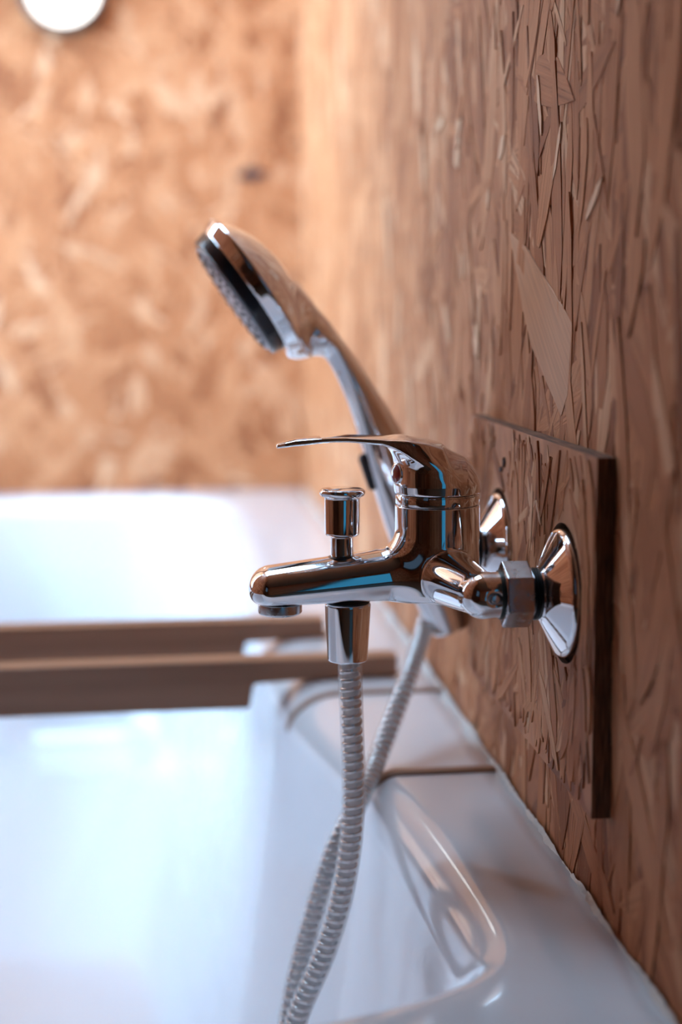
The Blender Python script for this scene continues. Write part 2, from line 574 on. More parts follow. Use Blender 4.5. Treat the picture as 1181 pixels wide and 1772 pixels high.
PROTO = []
rr = random.Random(11)
for i in range(24):
    L = rr.uniform(.05, .13); Wd = rr.uniform(.006, .016) if i % 5 else rr.uniform(.020, .032)
    v, f, uv = strand_geo(L, Wd, rr.uniform(.0003, .0007), rr)
    me = bpy.data.meshes.new('wood_strand')
    me.from_pydata(v, [], f); me.update(); add_uv(me, uv); me.materials.append(M['strand'])
    PROTO.append(me)


def place_strands(parent, normal, count, sampler, seed, ang_sd=.33, lift=(.0, .0008), scale=(.7, 1.15)):
    r2 = random.Random(seed)
    for i in range(count):
        p = sampler(r2)
        me = r2.choice(PROTO)
        a = r2.gauss(0, ang_sd) if r2.random() < .8 else r2.uniform(-1.5, 1.5)
        m3 = frame(normal, a)
        s = r2.uniform(*scale)
        m = m3.to_4x4() @ Matrix.Diagonal((s, s, 1, 1))
        m.translation = Vector(p) + Vector(normal) * r2.uniform(*lift) - Vector(parent.location)
        o = bpy.data.objects.new('wood_strand', me)
        COL.objects.link(o); o.parent = parent
        o.matrix_basis = m


def mass_strands(parent, normal, count, sampler, seed, ang_sd=.42, lift=(-.0004, .0004), size=(.06, .14), width=(.007, .024), name='strand_layer'):
    r2 = random.Random(seed)
    V, F, U = [], [], []
    nv = Vector(normal)
    for i in range(count):
        p = Vector(sampler(r2)) + nv * r2.uniform(*lift)
        a = r2.gauss(0, ang_sd) if r2.random() < .75 else r2.uniform(-1.57, 1.57)
        m3 = frame(normal, a)
        L = r2.uniform(*size); Wd = r2.uniform(*width) * (1 if r2.random() < .8 else 1.8)
        v, f, uv = strand_geo(L, Wd, .0004, r2)
        b = len(V)
        V += [tuple(m3 @ Vector(q) + p) for q in v]
        F += [tuple(b + k for k in q) for q in f]
        U += uv
    me = bpy.data.meshes.new(name)
    off = Vector(parent.location)
    me.from_pydata([tuple(Vector(q) - off) for q in V], [], F); me.update(); add_uv(me, U); me.materials.append(M['strand'])
    o = link(bpy.data.objects.new(name, me), parent)
    o['kind'] = 'stuff'
    return o


XN = (-1, 0, 0)


def in_plate(y, z, m=.0): return -.134 - m < y < .166 + m and .603 - m < z < .780 + m


def wall_near(r):
    while True:
        y = -.30 + .72 * r.random() ** .9; z = r.uniform(.60, 1.02)
        if not in_plate(y, z, -.01): return (0, y, z)


def wall_all(r): return (0, -.30 + 1.94 * r.random() ** 1.15, r.uniform(.57, 1.50))


mass_strands(wall_right, XN, 4600, wall_all, 3)
place_strands(wall_right, XN, 262, wall_near, 5, lift=(.0001, .0008))
mass_strands(wall_far, (0, -1, 0), 1500, lambda r: (r.uniform(-.75, .0), YF, r.uniform(.57, 1.5)), 9, ang_sd=.8, size=(.07, .16), width=(.012, .032))

# the large torn flake above the plate and a few pale chips
FL = [(.0936, .8954), (.0615, .8531), (.032, .8265), (-.0333, .791), (-.046, .803), (-.0491, .8162), (-.0533, .8401), (-.022, .8545), (.014, .8686), (.05, .884)]
ua = Vector((0, .0936 + .0433, .8954 - .797)).normalized()
v, uv = [], []
for d in (.0, -.0020):
    for y, z in FL:
        v.append((d if d == 0 else d - .0003 * math.sin(y * 60) + .0006, y, z)); q = Vector((0, y, z)); wv = Vector((0, -ua.z, ua.y))
        uv.append((q.dot(ua), q.dot(wv)))
n = len(FL)
me = bpy.data.meshes.new('wood_strand'); me.from_pydata(v, [], [tuple(range(2 * n - 1, n - 1, -1))] + [(i, (i + 1) % n, n + (i + 1) % n, n + i) for i in range(n)])
me.update(); add_uv(me, uv)


def toned(name, col, dark=.6):
    t = NT(name)
    uvn = t.n('ShaderNodeUVMap'); uvn.uv_map = 'grain'
    mp = t.n('ShaderNodeMapping'); mp.inputs['Scale'].default_value = (14, 380, 1); t.l(uvn.outputs[0], mp.inputs['Vector'])
    nz = t.n('ShaderNodeTexNoise'); nz.inputs['Scale'].default_value = 1; nz.inputs['Detail'].default_value = 6; t.l(mp.outputs[0], nz.inputs['Vector'])
    b = t.n('ShaderNodeBsdfPrincipled'); b.inputs['Roughness'].default_value = .5
    t.l(t.ramp(nz.outputs['Fac'], [(.3, tuple(c * dark for c in col)), (.6, col)]), b.inputs['Base Color'])
    bp = t.n('ShaderNodeBump'); bp.inputs['Strength'].default_value = .5; bp.inputs['Distance'].default_value = .0004
    t.l(nz.outputs['Fac'], bp.inputs['Height']); t.l(bp.outputs[0], b.inputs['Normal'])
    t.l(b.outputs[0], t.out.inputs[0]); return t.m


M['flake'] = toned('tan_flake', (.55, .26, .13), .8)
M['pale_chip'] = toned('pale_chip', (.70, .42, .25), .8)
M['dark_chip'] = toned('dark_knot', (.055, .03, .035), .6)
me.materials.append(M['flake'])
fo = link(bpy.data.objects.new('wood_strand', me), wall_right); fo['label'] = 'large tan diamond-shaped strand above the square board'


def chip(parent, normal, p, L, Wd, ang, mat, lift=.0013, label=None):
    r2 = random.Random(int(abs(p[1] * 7919 + p[2] * 104729) * 10))
    v, f, uv = strand_geo(L, Wd, .0006, r2)
    me = bpy.data.meshes.new('wood_strand'); me.from_pydata(v, [], f); me.update(); add_uv(me, uv); me.materials.append(mat)
    o = link(bpy.data.objects.new('wood_strand', me), parent)
    m = frame(normal, ang).to_4x4(); m.translation = Vector(p) + Vector(normal) * lift - Vector(parent.location)
    o.matrix_basis = m
    if label: o['label'] = label
    return o


for (y, z, L, Wd, a) in [(.262, .958, .016, .018, .9), (.258, .974, .013, .020, 1.2), (.115, .948, .018, .010, .8), (.300, .838, .040, .008, -.75),
                         (.19, .826, .022, .012, -.6), (.412, .970, .05, .010, -.35), (.155, .920, .012, .008, .3),
                         (.33, .99, .03, .008, 1.5), (.62, .92, .09, .012, -.4), (.55, .84, .06, .012, .3), (.48, .77, .05, .012, -.5),
                         (.36, .74, .03, .009, .2), (.24, .88, .02, .007, -.2), (-.02, .93, .03, .005, .5), (.02, .96, .035, .006, -.3),
                         (-.13, 1.0, .04, .008, .4), (-.09, .90, .03, .005, 1.0)]:
    chip(wall_right, XN, (0, y, z), L, Wd, a, M['pale_chip'], label='pale chip pressed into the board')
chip(wall_far, (0, -1, 0), (-.083, YF, 1.080), .045, .018, 1.5, M['dark_chip'], .003, label='dark brown knot strand')

# ------------------------------------------------------------------ mounting board with two round cut-outs
PY0, PY1, PZ0, PZ1, PT = -.1325, .166, .6035, .7785, .0100
plate = empty('mounting_board', (0, .0168, .6035))
tag(plate, 'small square-edged chipboard panel fixed to the wall behind the chrome mixer', 'panel')
HOLES = [(-.075, .7033), (.075, .7033)]
HR = .0362


def holed_board():
    # face with two circular holes: strips of quads between each hole circle and its surrounding cell border
    bm = bmesh.new(); seg = 48
    cells = [(PY0, .0168), (.0168, PY1)]
    for (cy, cz), (a, b) in zip(HOLES, cells):
        ring_h, ring_b = [], []
        for k in range(seg):
            th = 2 * math.pi * k / seg
            c, s = math.cos(th), math.sin(th)
            ring_h.append((cy + HR * c, cz + HR * s))
            ty = ((b - cy) / c) if c > 1e-6 else ((a - cy) / c) if c < -1e-6 else 1e9
            tz = ((PZ1 - cz) / s) if s > 1e-6 else ((PZ0 - cz) / s) if s < -1e-6 else 1e9
            t = min(ty, tz)
            ring_b.append([cy + t * c, cz + t * s])
        for (yy, zz) in ((a, PZ0), (b, PZ0), (a, PZ1), (b, PZ1)):   # snap nearest to true corners
            j = min(range(seg), key=lambda q: (ring_b[q][0] - yy) ** 2 + (ring_b[q][1] - zz) ** 2)
            ring_b[j] = [yy, zz]
        for x in (-PT,):
            H = [bm.verts.new((x, *p)) for p in ring_h]; Bv = [bm.verts.new((x, *p)) for p in ring_b]
            H2 = [bm.verts.new((-.0002, *p)) for p in ring_h]; B2 = [bm.verts.new((-.0002, *p)) for p in ring_b]
            for k in range(seg):
                k2 = (k + 1) % seg
                bm.faces.new((H[k], Bv[k], Bv[k2], H[k2])).material_index = 0
                bm.faces.new((H[k], H[k2], H2[k2], H2[k])).material_index = 1
                mid = (ring_b[k][0] + ring_b[k2][0]) / 2
                if abs(mid - .0168) > 1e-4:
                    bm.faces.new((Bv[k], B2[k], B2[k2], Bv[k2])).material_index = 1
    bmesh.ops.recalc_face_normals(bm, faces=bm.faces)
    o = from_bm('panel', bm, M['board'], plate)
    o.data.materials.append(M['edge'])
    return o


holed_board()


def plate_pt(r, m=.0):
    while True:
        y = r.uniform(PY0 + .004, PY1 - .004); z = r.uniform(PZ0 + .004, PZ1 - .004)
        return (-PT, y, z)


def clip_mass():
    """strands on the face of the mounting board, cut to its outline and holes"""
    def build(n, seed, lift):
        r2 = random.Random(seed); items = []
        while len(items) < n:
            y, z = r2.uniform(PY0, PY1), r2.uniform(PZ0, PZ1)
            L = r2.uniform(.03, .07); Wd = r2.uniform(.004, .010) * (1 if r2.random() < .85 else 2)
            a = r2.gauss(0, .32) if r2.random() < .85 else r2.uniform(-1.2, 1.2)
            m3 = frame(XN, a)
            v, f, uv = strand_geo(L, Wd, .0005, r2)
            p = Vector((-PT - r2.uniform(*lift), y, z))
            W = [m3 @ Vector(q) + p for q in v]
            ok = all(PY0 <= q.y <= PY1 and PZ0 <= q.z <= PZ1 for q in W)
            if ok:
                for hy, hz in HOLES:
                    for q in W[:len(W) // 2] + [(W[i] + W[(i + 1) % (len(W) // 2)]) / 2 for i in range(len(W) // 2)] + [p]:
                        if (q.y - hy) ** 2 + (q.z - hz) ** 2 < HR ** 2: ok = False; break
            if ok: items.append((W, f, uv))
        return items
    V, F, U = [], [], []
    off = Vector(plate.location)
    for W, f, uv in build(500, 21, (-.0004, .0003)):
        b = len(V); V += [tuple(q - off) for q in W]; F += [tuple(b + k for k in q) for q in f]; U += uv
    me = bpy.data.meshes.new('strand_layer'); me.from_pydata(V, [], F); me.update(); add_uv(me, U); me.materials.append(M['strand'])
    link(bpy.data.objects.new('strand_layer', me), plate)['kind'] = 'stuff'
    for W, f, uv in build(120, 22, (0, .0007)):
        me = bpy.data.meshes.new('wood_strand'); me.from_pydata([tuple(q - off) for q in W], [], f); me.update(); add_uv(me, uv)
        me.materials.append(M['strand']); link(bpy.data.objects.new('wood_strand', me), plate)


clip_mass()
chip(plate, XN, (-PT, -.028, .7385), .016, .0032, -.75, M['pale_chip'], .0012, label='pale splinter above the near flange')
chip(plate, XN, (-PT, .060, .757), .004, .003, 0, M['dark_chip'], .0009)
chip(plate, XN, (-PT, .068, .752), .003, .003, .3, M['dark_chip'], .0009)

# ------------------------------------------------------------------ mixer tap
mixer = empty('bath_mixer', (-.062, 0, .7033))
tag(mixer, 'chrome wall-mounted bath mixer with a single curved lever on top', 'tap')
AX = -.062


def f_body(P):
    x, y, z = P.T
    r = np.hypot(x - AX, y)
    cyl = smax(r - .0235, .6875 - z, .006)
    cyl = smax(cyl, z - .7408, .0006)
    # spout: flattened tapered bar, flat underside
    Q = np.stack([x, y / np.interp(x, [-.160, -.062], [1.42, 1.06]), z], 1)
    sp = sd_capsule(Q, (-.1550, 0, .6955), (AX, 0, .7035), .0128, .0165)
    sp = smax(sp, .6868 - z, .004)
    b = smin(cyl, sp, .011)
    b = smax(b, z - .7408, .0006)
    b = smax(b, (.6868 + (x + .15) * .006) - z, .002)
    for s in (-1, 1):
        arm = sd_capsule(P, (-.060, s * .010, .7025), (-.0515, s * .0735, .7030), .0165, .0112)
        elb = sd_capsule(P, (-.0505, s * .0745, .7030), (-.0415, s * .0745, .7033), .0116, .0122)
        elb = smax(elb, x + .0418, .001)
        arm = smin(arm, elb, .003)
        # recess for the little screw on the outside of the elbow
        dim = np.linalg.norm(P - np.array([-.0475, s * .0885, .7033]), axis=1) - .0045
        arm = smax(arm, -dim, .0012)
        b = smin(b, arm, .0014)
    return b


implicit('mixer_body', f_body, (-.175, -.092, .680), (-.032, .092, .745), .0011, M['chrome'], mixer)
for s in (-1, 1):
    lathe('screw', arc_profile([(0, 0), (0, .0022), (.0015, .0022), (.0015, 0)], .0004), (-.0475, s * .0852, .7033), (0, s, 0), M['chrome_dull'], mixer, 20)
lathe('collar', arc_profile([(0, 0), (0, .0226), (.0004, .0226), (.0006, .0233), (.0052, .0233), (.0054, .0226), (.0060, .0226), (.0060, 0)], .0002, 2), (AX, 0, .7408), (0, 0, 1), M['chrome_clean'], mixer, 96)

LX = [-.1520, -.1480, -.1414, -.1270, -.1127, -.0950, -.0806, -.0700, -.0612, -.0550, -.0482, -.0410, -.0370]
LZ = [.7759, .7770, .7785, .7797, .7799, .7788, .7771, .7752, .7727, .7706, .7679, .7610, .7530]


def f_cap(P):
    x, y, z = P.T
    ztop = np.interp(x, LX, LZ) - (y / .024) ** 2 * np.interp(x, [-.12, -.08, -.05], [.0004, .006, .011])
    r = np.hypot(x - AX, y)
    rr_ = .0238 + np.interp(z, [.747, .752], [.0, .0006])
    dome = smax(r - rr_, (z - ztop) * .92, .009)
    dome = smax(dome, .7472 - z, .0008)
    # the blade
    t = np.interp(x, [-.152, -.140, -.12, -.095, -.08], [.0012, .0017, .0013, .0016, .003])
    w = np.interp(x, [-.153, -.147, -.13, -.10, -.08], [.004, .0085, .0115, .015, .018])
    zc = np.interp(x, LX, LZ) - t - (y / w) ** 2 * .0004
    dz = np.abs(z - zc) - t
    dy = np.abs(y) - w
    bl = smax(dz, dy * .8, .0016)
    bl = smax(bl, -.1517 - x, .001)
    bl = smax(bl, x + .062, .002)
    return smin(dome, bl, .010)


implicit('lever', f_cap, (-.156, -.027, .745), (-.034, .027, .784), .0008, M['chrome'], mixer)
# red dot on the front of the lever cap
bt = lathe('indicator_button', arc_profile([(-.001, 0), (-.001, .0050), (.0012, .0050), (.0020, .0030), (.0021, 0)], .0006), (-.0856, -.0062, .7588), (-.93, -.36, .05), M['red'], mixer, 32)
bt['label'] = 'dark red indicator dot'
lathe('indicator_ring', arc_profile([(-.0012, 0), (-.0012, .0058), (.0006, .0058), (.0009, .0050), (.0009, 0)], .0003), (-.0856, -.0062, .7588), (-.93, -.36, .05), M['chrome_clean'], mixer, 32)

lathe('aerator', arc_profile([(0, 0), (0, .0118), (-.0005, .0122), (-.0052, .0122), (-.0062, .0112), (-.0062, .0098), (-.004, .0092), (-.004, 0)], .0005), (-.1505, 0, .6872), (0, 0, 1), M['chrome_dull'], mixer, 64)
dv = lathe('diverter_knob', arc_profile([(.0, 0), (.0, .0063), (.0125, .0063), (.0127, .0088), (.0137, .0097), (.0335, .0097), (.0342, .0100), (.0348, .0120), (.0368, .0128), (.0382, .0124), (.0390, .0108), (.0396, .0060), (.0397, 0)], .0009), (-.1157, 0, .7115), (.012, 0, 1), M['chrome_clean'], mixer, 96)
lathe('diverter_base', arc_profile([(-.004, 0), (-.004, .0088), (.0008, .0082), (.0012, .0070), (.0012, 0)], .0004), (-.1157, 0, .7120), (-.08, 0, 1), M['black_gloss'], mixer, 48)

# unions, dark thread rings and wall flanges
for s in (-1, 1):
    y = s * .0745
    bm = bmesh.new(); rings = []
    rot = math.radians(9 if s < 0 else 20)
    for x, rr_ in ((-.0425, .0150), (-.0415, .0172), (-.0282, .0172), (-.0272, .0155)):
        rings.append([bm.verts.new((x, y + rr_ * math.sin(rot + k * math.pi / 3), .7033 + rr_ * math.cos(rot + k * math.pi / 3))) for k in range(6)])
    for i in range(3):
        for k in range(6): bm.faces.new((rings[i][k], rings[i][(k + 1) % 6], rings[i + 1][(k + 1) % 6], rings[i + 1][k]))
    bm.faces.new(rings[0][::-1]); bm.faces.new(rings[3]); bmesh.ops.recalc_face_normals(bm, faces=bm.faces)
    from_bm('hex_nut', bm, M['nut'], mixer, bevel=.0006)['label'] = 'tarnished grey nut'
    lathe('thread_ring', arc_profile([(-.0440, .0095), (-.0440, .0125), (-.0418, .0128), (-.0418, .0095)], .0002), (0, y, .7033), (1, 0, 0), M['dark_metal'], mixer, 48)
    pr = [(-.0275, .008)]
    for i in range(4): pr += [(-.0275 + i * .0015, .0128), (-.0268 + i * .0015, .0136)]
    pr += [(-.0212, .0136), (-.0212, .008)]
    lathe('thread_ring', pr, (0, y, .7033), (1, 0, 0), M['black'], mixer, 48)
    lathe('wall_flange', arc_profile([(-.0232, .0100), (-.0232, .0133), (-.0222, .0143), (-.0135, .0318), (-.0118, .0332), (-.0008, .0335), (-.0008, .0100)], .0010), (0, y, .7033), (1, 0, 0), M['chrome_clean'], mixer, 96)

# ------------------------------------------------------------------ shower hose
hose = empty('shower_hose', (-.1126, 0, .6860))
tag(hose, 'clear-sleeved silver spiral shower hose looping from the mixer down into the tub', 'hose')
lathe('hose_connector', arc_profile([(.0002, .004), (.0002, .0120), (.001, .0129), (.0030, .0128), (.0325, .0112), (.0333, .0107), (.0333, .0068), (.030, .0065)], .0008), (-.1126, 0, .6866), (-.010, 0, -1), M['chrome_clean'], hose, 96)
lathe('washer', [(-.0004, .004), (-.0004, .0122), (.0008, .0122), (.0008, .004)], (-.1126, 0, .6867), (0, 0, -1), M['black'], hose, 48)
PTS = [(-.1129, 0, .672), (-.1118, 0, .6533), (-.1108, 0, .6172), (-.1100, 0, .5833), (-.1115, 0, .5491), (-.1178, .001, .5113), (-.1281, .003, .4768), (-.1419, .006, .4423),
       (-.1530, .010, .400), (-.170, .014, .335), (-.172, .026, .300), (-.160, .040, .330), (-.1500, .042, .3850), (-.1437, .043, .4300), (-.1335, .050, .4680),
       (-.1165, .060, .5150), (-.1000, .074, .5410), (-.0806, .113, .5600), (-.0582, .146, .5970), (-.0390, .186, .6250), (-.0330, .188, .642)]


def catmull(P, step):
    P = [np.array(p, float) for p in P]
    P = [2 * P[0] - P[1]] + P + [2 * P[-1] - P[-2]]
    out = []
    for i in range(1, len(P) - 2):
        n = 40
        for k in range(n):
            t = k / n
            out.append(.5 * ((2 * P[i]) + (-P[i - 1] + P[i + 1]) * t + (2 * P[i - 1] - 5 * P[i] + 4 * P[i + 1] - P[i + 2]) * t * t + (-P[i - 1] + 3 * P[i] - 3 * P[i + 1] + P[i + 2]) * t ** 3))
    out.append(P[-2])
    out = np.array(out)
    d = np.r_[0, np.cumsum(np.linalg.norm(np.diff(out, axis=0), axis=1))]
    s = np.arange(0, d[-1], step)
    return np.stack([np.interp(s, d, out[:, i]) for i in range(3)], 1), s


def frames(C):
    T = np.gradient(C, axis=0); T /= np.linalg.norm(T, axis=1, keepdims=True)
    N = np.zeros_like(C); n = np.array([0, 1., 0]); n -= T[0] * n.dot(T[0])
    for i in range(len(C)):
        n = n - T[i] * n.dot(T[i]); n /= np.linalg.norm(n); N[i] = n
    return T, N, np.cross(T, N)


def tube(name, C, rad, mat, parent, seg=28):
    T, N, B = frames(C)
    th = np.arange(seg) * 2 * math.pi / seg
    V = (C[:, None] + rad * (np.cos(th)[None, :, None] * N[:, None] + np.sin(th)[None, :, None] * B[:, None])).reshape(-1, 3)
    F = []
    for i in range(len(C) - 1):
        for k in range(seg):
            k2 = (k + 1) % seg
            F.append((i * seg + k, i * seg + k2, (i + 1) * seg + k2, (i + 1) * seg + k))
    return mesh_obj(name, V, F, mat, parent)


CC, SS = catmull(PTS, .003)
tube('hose_sleeve', CC, .0069, M['sleeve'], hose)


def core_material():
    t = NT('milky_hose_core')
    d = t.n('ShaderNodeBsdfDiffuse'); d.inputs[0].default_value = (.72, .73, .75, 1)
    tl = t.n('ShaderNodeBsdfTranslucent'); tl.inputs[0].default_value = (.85, .86, .88, 1)
    tr = t.n('ShaderNodeBsdfTransparent'); tr.inputs[0].default_value = (.90, .91, .92, 1)
    a = t.n('ShaderNodeMixShader'); a.inputs[0].default_value = .6; t.l(d.outputs[0], a.inputs[1]); t.l(tl.outputs[0], a.inputs[2])
    b = t.n('ShaderNodeMixShader'); b.inputs[0].default_value = .25; t.l(a.outputs[0], b.inputs[1]); t.l(tr.outputs[0], b.inputs[2])
    t.l(b.outputs[0], t.out.inputs[0]); return t.m


M['core'] = core_material()
M['spiral'] = simple('silver_spiral_strip', (.86, .84, .83), .13, .85)
tube('hose_core', CC, .0047, M['core'], hose, 20)
# spiral strip: rounded ribbon wound round the core
Cf, Sf = catmull(PTS, .00022)
T, N, B = frames(Cf)
pitch = .0053
ang = Sf / pitch * 2 * math.pi
V, F = [], []
prof = [(-.0013, .0050), (-.0013, .0057), (-.0008, .0060), (.0008, .0060), (.0013, .0057), (.0013, .0050)]
nseg = 22
idxs = np.arange(0, len(Cf), max(1, int(pitch / nseg / .00022)))
for i in idxs:
    c, s_ = math.cos(ang[i]), math.sin(ang[i])
    rad = N[i] * c + B[i] * s_
    for a, r in prof: V.append(Cf[i] + T[i] * a + rad * r)
m_ = len(prof)
for i in range(len(idxs) - 1):
    for k in range(m_ - 1): F.append((i * m_ + k, i * m_ + k + 1, (i + 1) * m_ + k + 1, (i + 1) * m_ + k))
mesh_obj('spiral_strip', V, F, M['spiral'], hose)

# ------------------------------------------------------------------ hand shower and its holder
HY = .188
shower = empty('hand_shower', (-.07, HY, .72))
tag(shower, 'chrome hand shower with round black-edged head leaning behind the mixer', 'shower head')
hn = np.array([-.823, -.045, -.568]); hn /= np.linalg.norm(hn)          # direction the spray face looks
hc = np.array([-.1480, HY, .8665])                                     # centre of the back edge plane
L2 = np.array([(-.1420, .8400), (-.1180, .8280), (-.1000, .8050), (-.0846, .7619), (-.0709, .7162), (-.0570, .6656), (-.0335, .6242)])
R2 = np.array([(-.1180, .8600), (-.0990, .8350), (-.0800, .8105), (-.0560, .7700), (-.0370, .7340), (-.0180, .6900), (-.0020, .6300)])
MID = (L2 + R2) / 2
HW = np.linalg.norm(L2 - R2, axis=1) / 2
dirs = np.gradient(MID, axis=0); dirs /= np.linalg.norm(dirs, axis=1, keepdims=True)
HW = np.abs((R2 - L2)[:, 0] * dirs[:, 1] - (R2 - L2)[:, 1] * dirs[:, 0]) / 2
BW = np.array([.0180, .0150, .0135, .0130, .0135, .0145, .0155])
_s = np.linspace(0, 1, len(MID)); _d = np.linspace(0, 1, 40)


def sm(a):  # smooth resample through the control values
    Pm, _ = catmull([(v_, 0, 0) for v_ in a], 1e9) if False else (None, None)
    c = np.polyfit(_s, a, 3); return np.polyval(c, _d)


MIDd = np.stack([sm(MID[:, 0]), sm(MID[:, 1])], 1); HWd = sm(HW); BWd = sm(BW)


def f_handset(P):
    x, y, z = P.T
    best = np.full(len(P), 1e9); U = np.zeros(len(P)); A = np.ones(len(P)); Bq = np.ones(len(P)); E = np.zeros(len(P))
    for i in range(len(MIDd) - 1):
        a, b = MIDd[i], MIDd[i + 1]; ba = b - a; L = np.linalg.norm(ba)
        px, pz = x - a[0], z - a[1]
        t = (px * ba[0] + pz * ba[1]) / L ** 2
        tc_ = np.clip(t, 0, 1)
        d = np.hypot(px - tc_ * ba[0], pz - tc_ * ba[1])
        side = (px * ba[1] - pz * ba[0]) / L
        m = d < best
        best = np.where(m, d, best); U = np.where(m, side, U)
        A = np.where(m, HWd[i] + (HWd[i + 1] - HWd[i]) * tc_, A); Bq = np.where(m, BWd[i] + (BWd[i + 1] - BWd[i]) * tc_, Bq)
        over = np.maximum(-t * L if i == 0 else -1, (t - 1) * L if i == len(MIDd) - 2 else -1)
        E = np.where(m, over, E)
    yy = y - HY
    # side < 0 is the wall side (rounded back); side > 0 front: flat strip with chamfers
    sec = ((np.abs(U) / A) ** 2.3 + (np.abs(yy) / Bq) ** 2.3) ** (1 / 2.3)
    hd = (sec - 1) * np.minimum(A, Bq)
    hd = smax(hd, U * FS - A * .86, .0012)
    for sg in (-1, 1):
        hd = smax(hd, (U * FS * .80 + sg * yy * .60) - A * .96, .0012)
    hd = smax(hd, E, .0015)
    # head: shallow dome on the back, flared rim
    q = P - hc
    a = q @ hn
    r = np.sqrt(np.maximum((q ** 2).sum(1) - a ** 2, 0))
    dome = np.sqrt(r ** 2 + (a - .062) ** 2 + 1e-12) - .0800
    head = smax(dome, r - np.interp(a, [-.02, .0, .013], [.0560, .0560, .0500]), .0022)
    head = smax(head, a - .0130, .0012)
    web = sd_capsule(np.stack([x, (y - HY) * .55, z], 1), (hc[0] + .568 * .049 - .823 * .004, 0, hc[2] - .823 * .049 - .568 * .004), (-.1080, 0, .8275), .0075, .0080)
    w2 = sd_capsule(np.stack([x, (y - HY) * .6, z], 1), (-.1330, 0, .8480), (-.1140, 0, .8340), .0085, .0088)
    return smin(smin(smin(head, hd, .012), web, .006), w2, .008)


_i = 2
_ba = MIDd[21] - MIDd[20]; _t = L2[2] - MIDd[20]
FS = 1.0 if (_t[0] * _ba[1] - _t[1] * _ba[0]) > 0 else -1.0
implicit('handset_body', f_handset, (-.205, HY - .065, .61), (.004, HY + .065, .935), .0019, M['chrome_clean'], shower, 6)
hf = hc - np.array([.568, 0, -.823]) * .0028
lathe('black_ring', arc_profile([(.0120, .0), (.0120, .0468), (.0205, .0450), (.0215, .0435), (.0215, 0)], .0008), tuple(hf), tuple(hn), M['black_gloss'], shower, 96)['label'] = 'black rim ring'
face = lathe('spray_face', arc_profile([(.0205, 0), (.0205, .0412), (.0228, .0400), (.0232, 0)], .0006), tuple(hf), tuple(hn), M['gray_face'], shower, 72)
face['label'] = 'pale grey spray plate'
ta = np.cross(hn, [0, 1, 0]); ta /= np.linalg.norm(ta); tb = np.cross(hn, ta)
nozm = None
for ring, cnt in ((.012, 8), (.021, 14), (.030, 20), (.0365, 26)):
    for k in range(cnt):
        th = 2 * math.pi * k / cnt + ring * 90
        p = hf + hn * .0228 + ta * ring * math.cos(th) + tb * ring * math.sin(th)
        if nozm is None:
            no = lathe('nozzle', [(-.0005, 0), (-.0005, .0018), (.0008, .0015), (.0010, .0010), (.0010, 0)], (0, 0, 0), (0, 0, 1), M['black'], None, 10)
            nozm = no.data; bpy.data.objects.remove(no)
        o = bpy.data.objects.new('nozzle', nozm); COL.objects.link(o); o.parent = face
        mt = Vector(hn).to_track_quat('Z', 'Y').to_matrix().to_4x4(); mt.translation = Vector(p) - Vector(shower.location)
        o.matrix_basis = mt
# selector lug at the lower edge of the ring
pl = hc + hn * .020 - ta * 0
dn = np.array([.568, 0, -.823])
pl = np.array([-.1400, HY, .8272])


def f_lug(P):
    return smin(sd_capsule(P, pl - np.array([0, .010, 0]), pl + np.array([0, .010, 0]), .0046, .0046), sd_capsule(P, pl, pl - hn * .008 + dn * .002, .0050, .004), .004)


implicit('selector_lug', f_lug, pl - .022, pl + .022, .0012, M['black_gloss'], shower)['label'] = 'black selector lug'


holder = empty('shower_holder', (-.004, HY, .748))
tag(holder, 'chrome wall holder with black clip gripping the hand shower handle', 'holder')
lathe('wall_base', arc_profile([(0, 0), (0, .014), (.003, .014), (.006, .010), (.006, 0)], .001), (-.0005, HY, .735), (-1, 0, 0), M['chrome_clean'], holder, 48)
lathe('arm', arc_profile([(0, 0), (0, .008), (.040, .007), (.040, 0)], .001), (-.005, HY, .735), (-1, 0, 0), M['chrome_clean'], holder, 32)


implicit('clip_tip', lambda P: sd_capsule(P, (-.0800, HY - .004, .7480), (-.0745, HY - .004, .7290), .0040, .0030), (-.092, HY - .02, .720), (-.062, HY + .012, .764), .0012, M['black_gloss'], holder)['label'] = 'black clip end'

# ------------------------------------------------------------------ bath tub
tub = empty('bathtub', (-.375, .7, 0))
tag(tub, 'white enamel bathtub set tight against the wooden wall', 'bathtub')
ZR = .551
TW = .76
# distance of the flat deck's inner edge from the wall, by y (right-hand side), near end first
right = [(-.300, -.238), (-.220, -.234), (-.160, -.226), (-.115, -.212), (-.080, -.196), (-.058, -.176), (-.049, -.150), (-.048, -.11), (-.053, -.04), (-.060, .03),
         (-.068, .10), (-.076, .20), (-.086, .33), (-.095, .50), (-.102, .75), (-.104, 1.0), (-.106, 1.25), (-.114, 1.40), (-.140, 1.50), (-.190, 1.56), (-.260, 1.59), (-.320, 1.60)]
loop = right + [(-TW - x, y) for x, y in right[::-1]]


def closed_smooth(P, n):
    P = np.array(P, float); m = len(P); out = []
    for i in range(m):
        p0, p1, p2, p3 = P[i - 1], P[i], P[(i + 1) % m], P[(i + 2) % m]
        for k in range(16):
            t = k / 16
            out.append(.5 * (2 * p1 + (p2 - p0) * t + (2 * p0 - 5 * p1 + 4 * p2 - p3) * t * t + (-p0 + 3 * p1 - 3 * p2 + p3) * t ** 3))
    out = np.array(out); out = np.vstack([out, out[:1]])
    d = np.r_[0, np.cumsum(np.linalg.norm(np.diff(out, axis=0), axis=1))]
    s = np.linspace(0, d[-1], n, endpoint=False)
    return np.stack([np.interp(s, d, out[:, i]) for i in range(2)], 1)


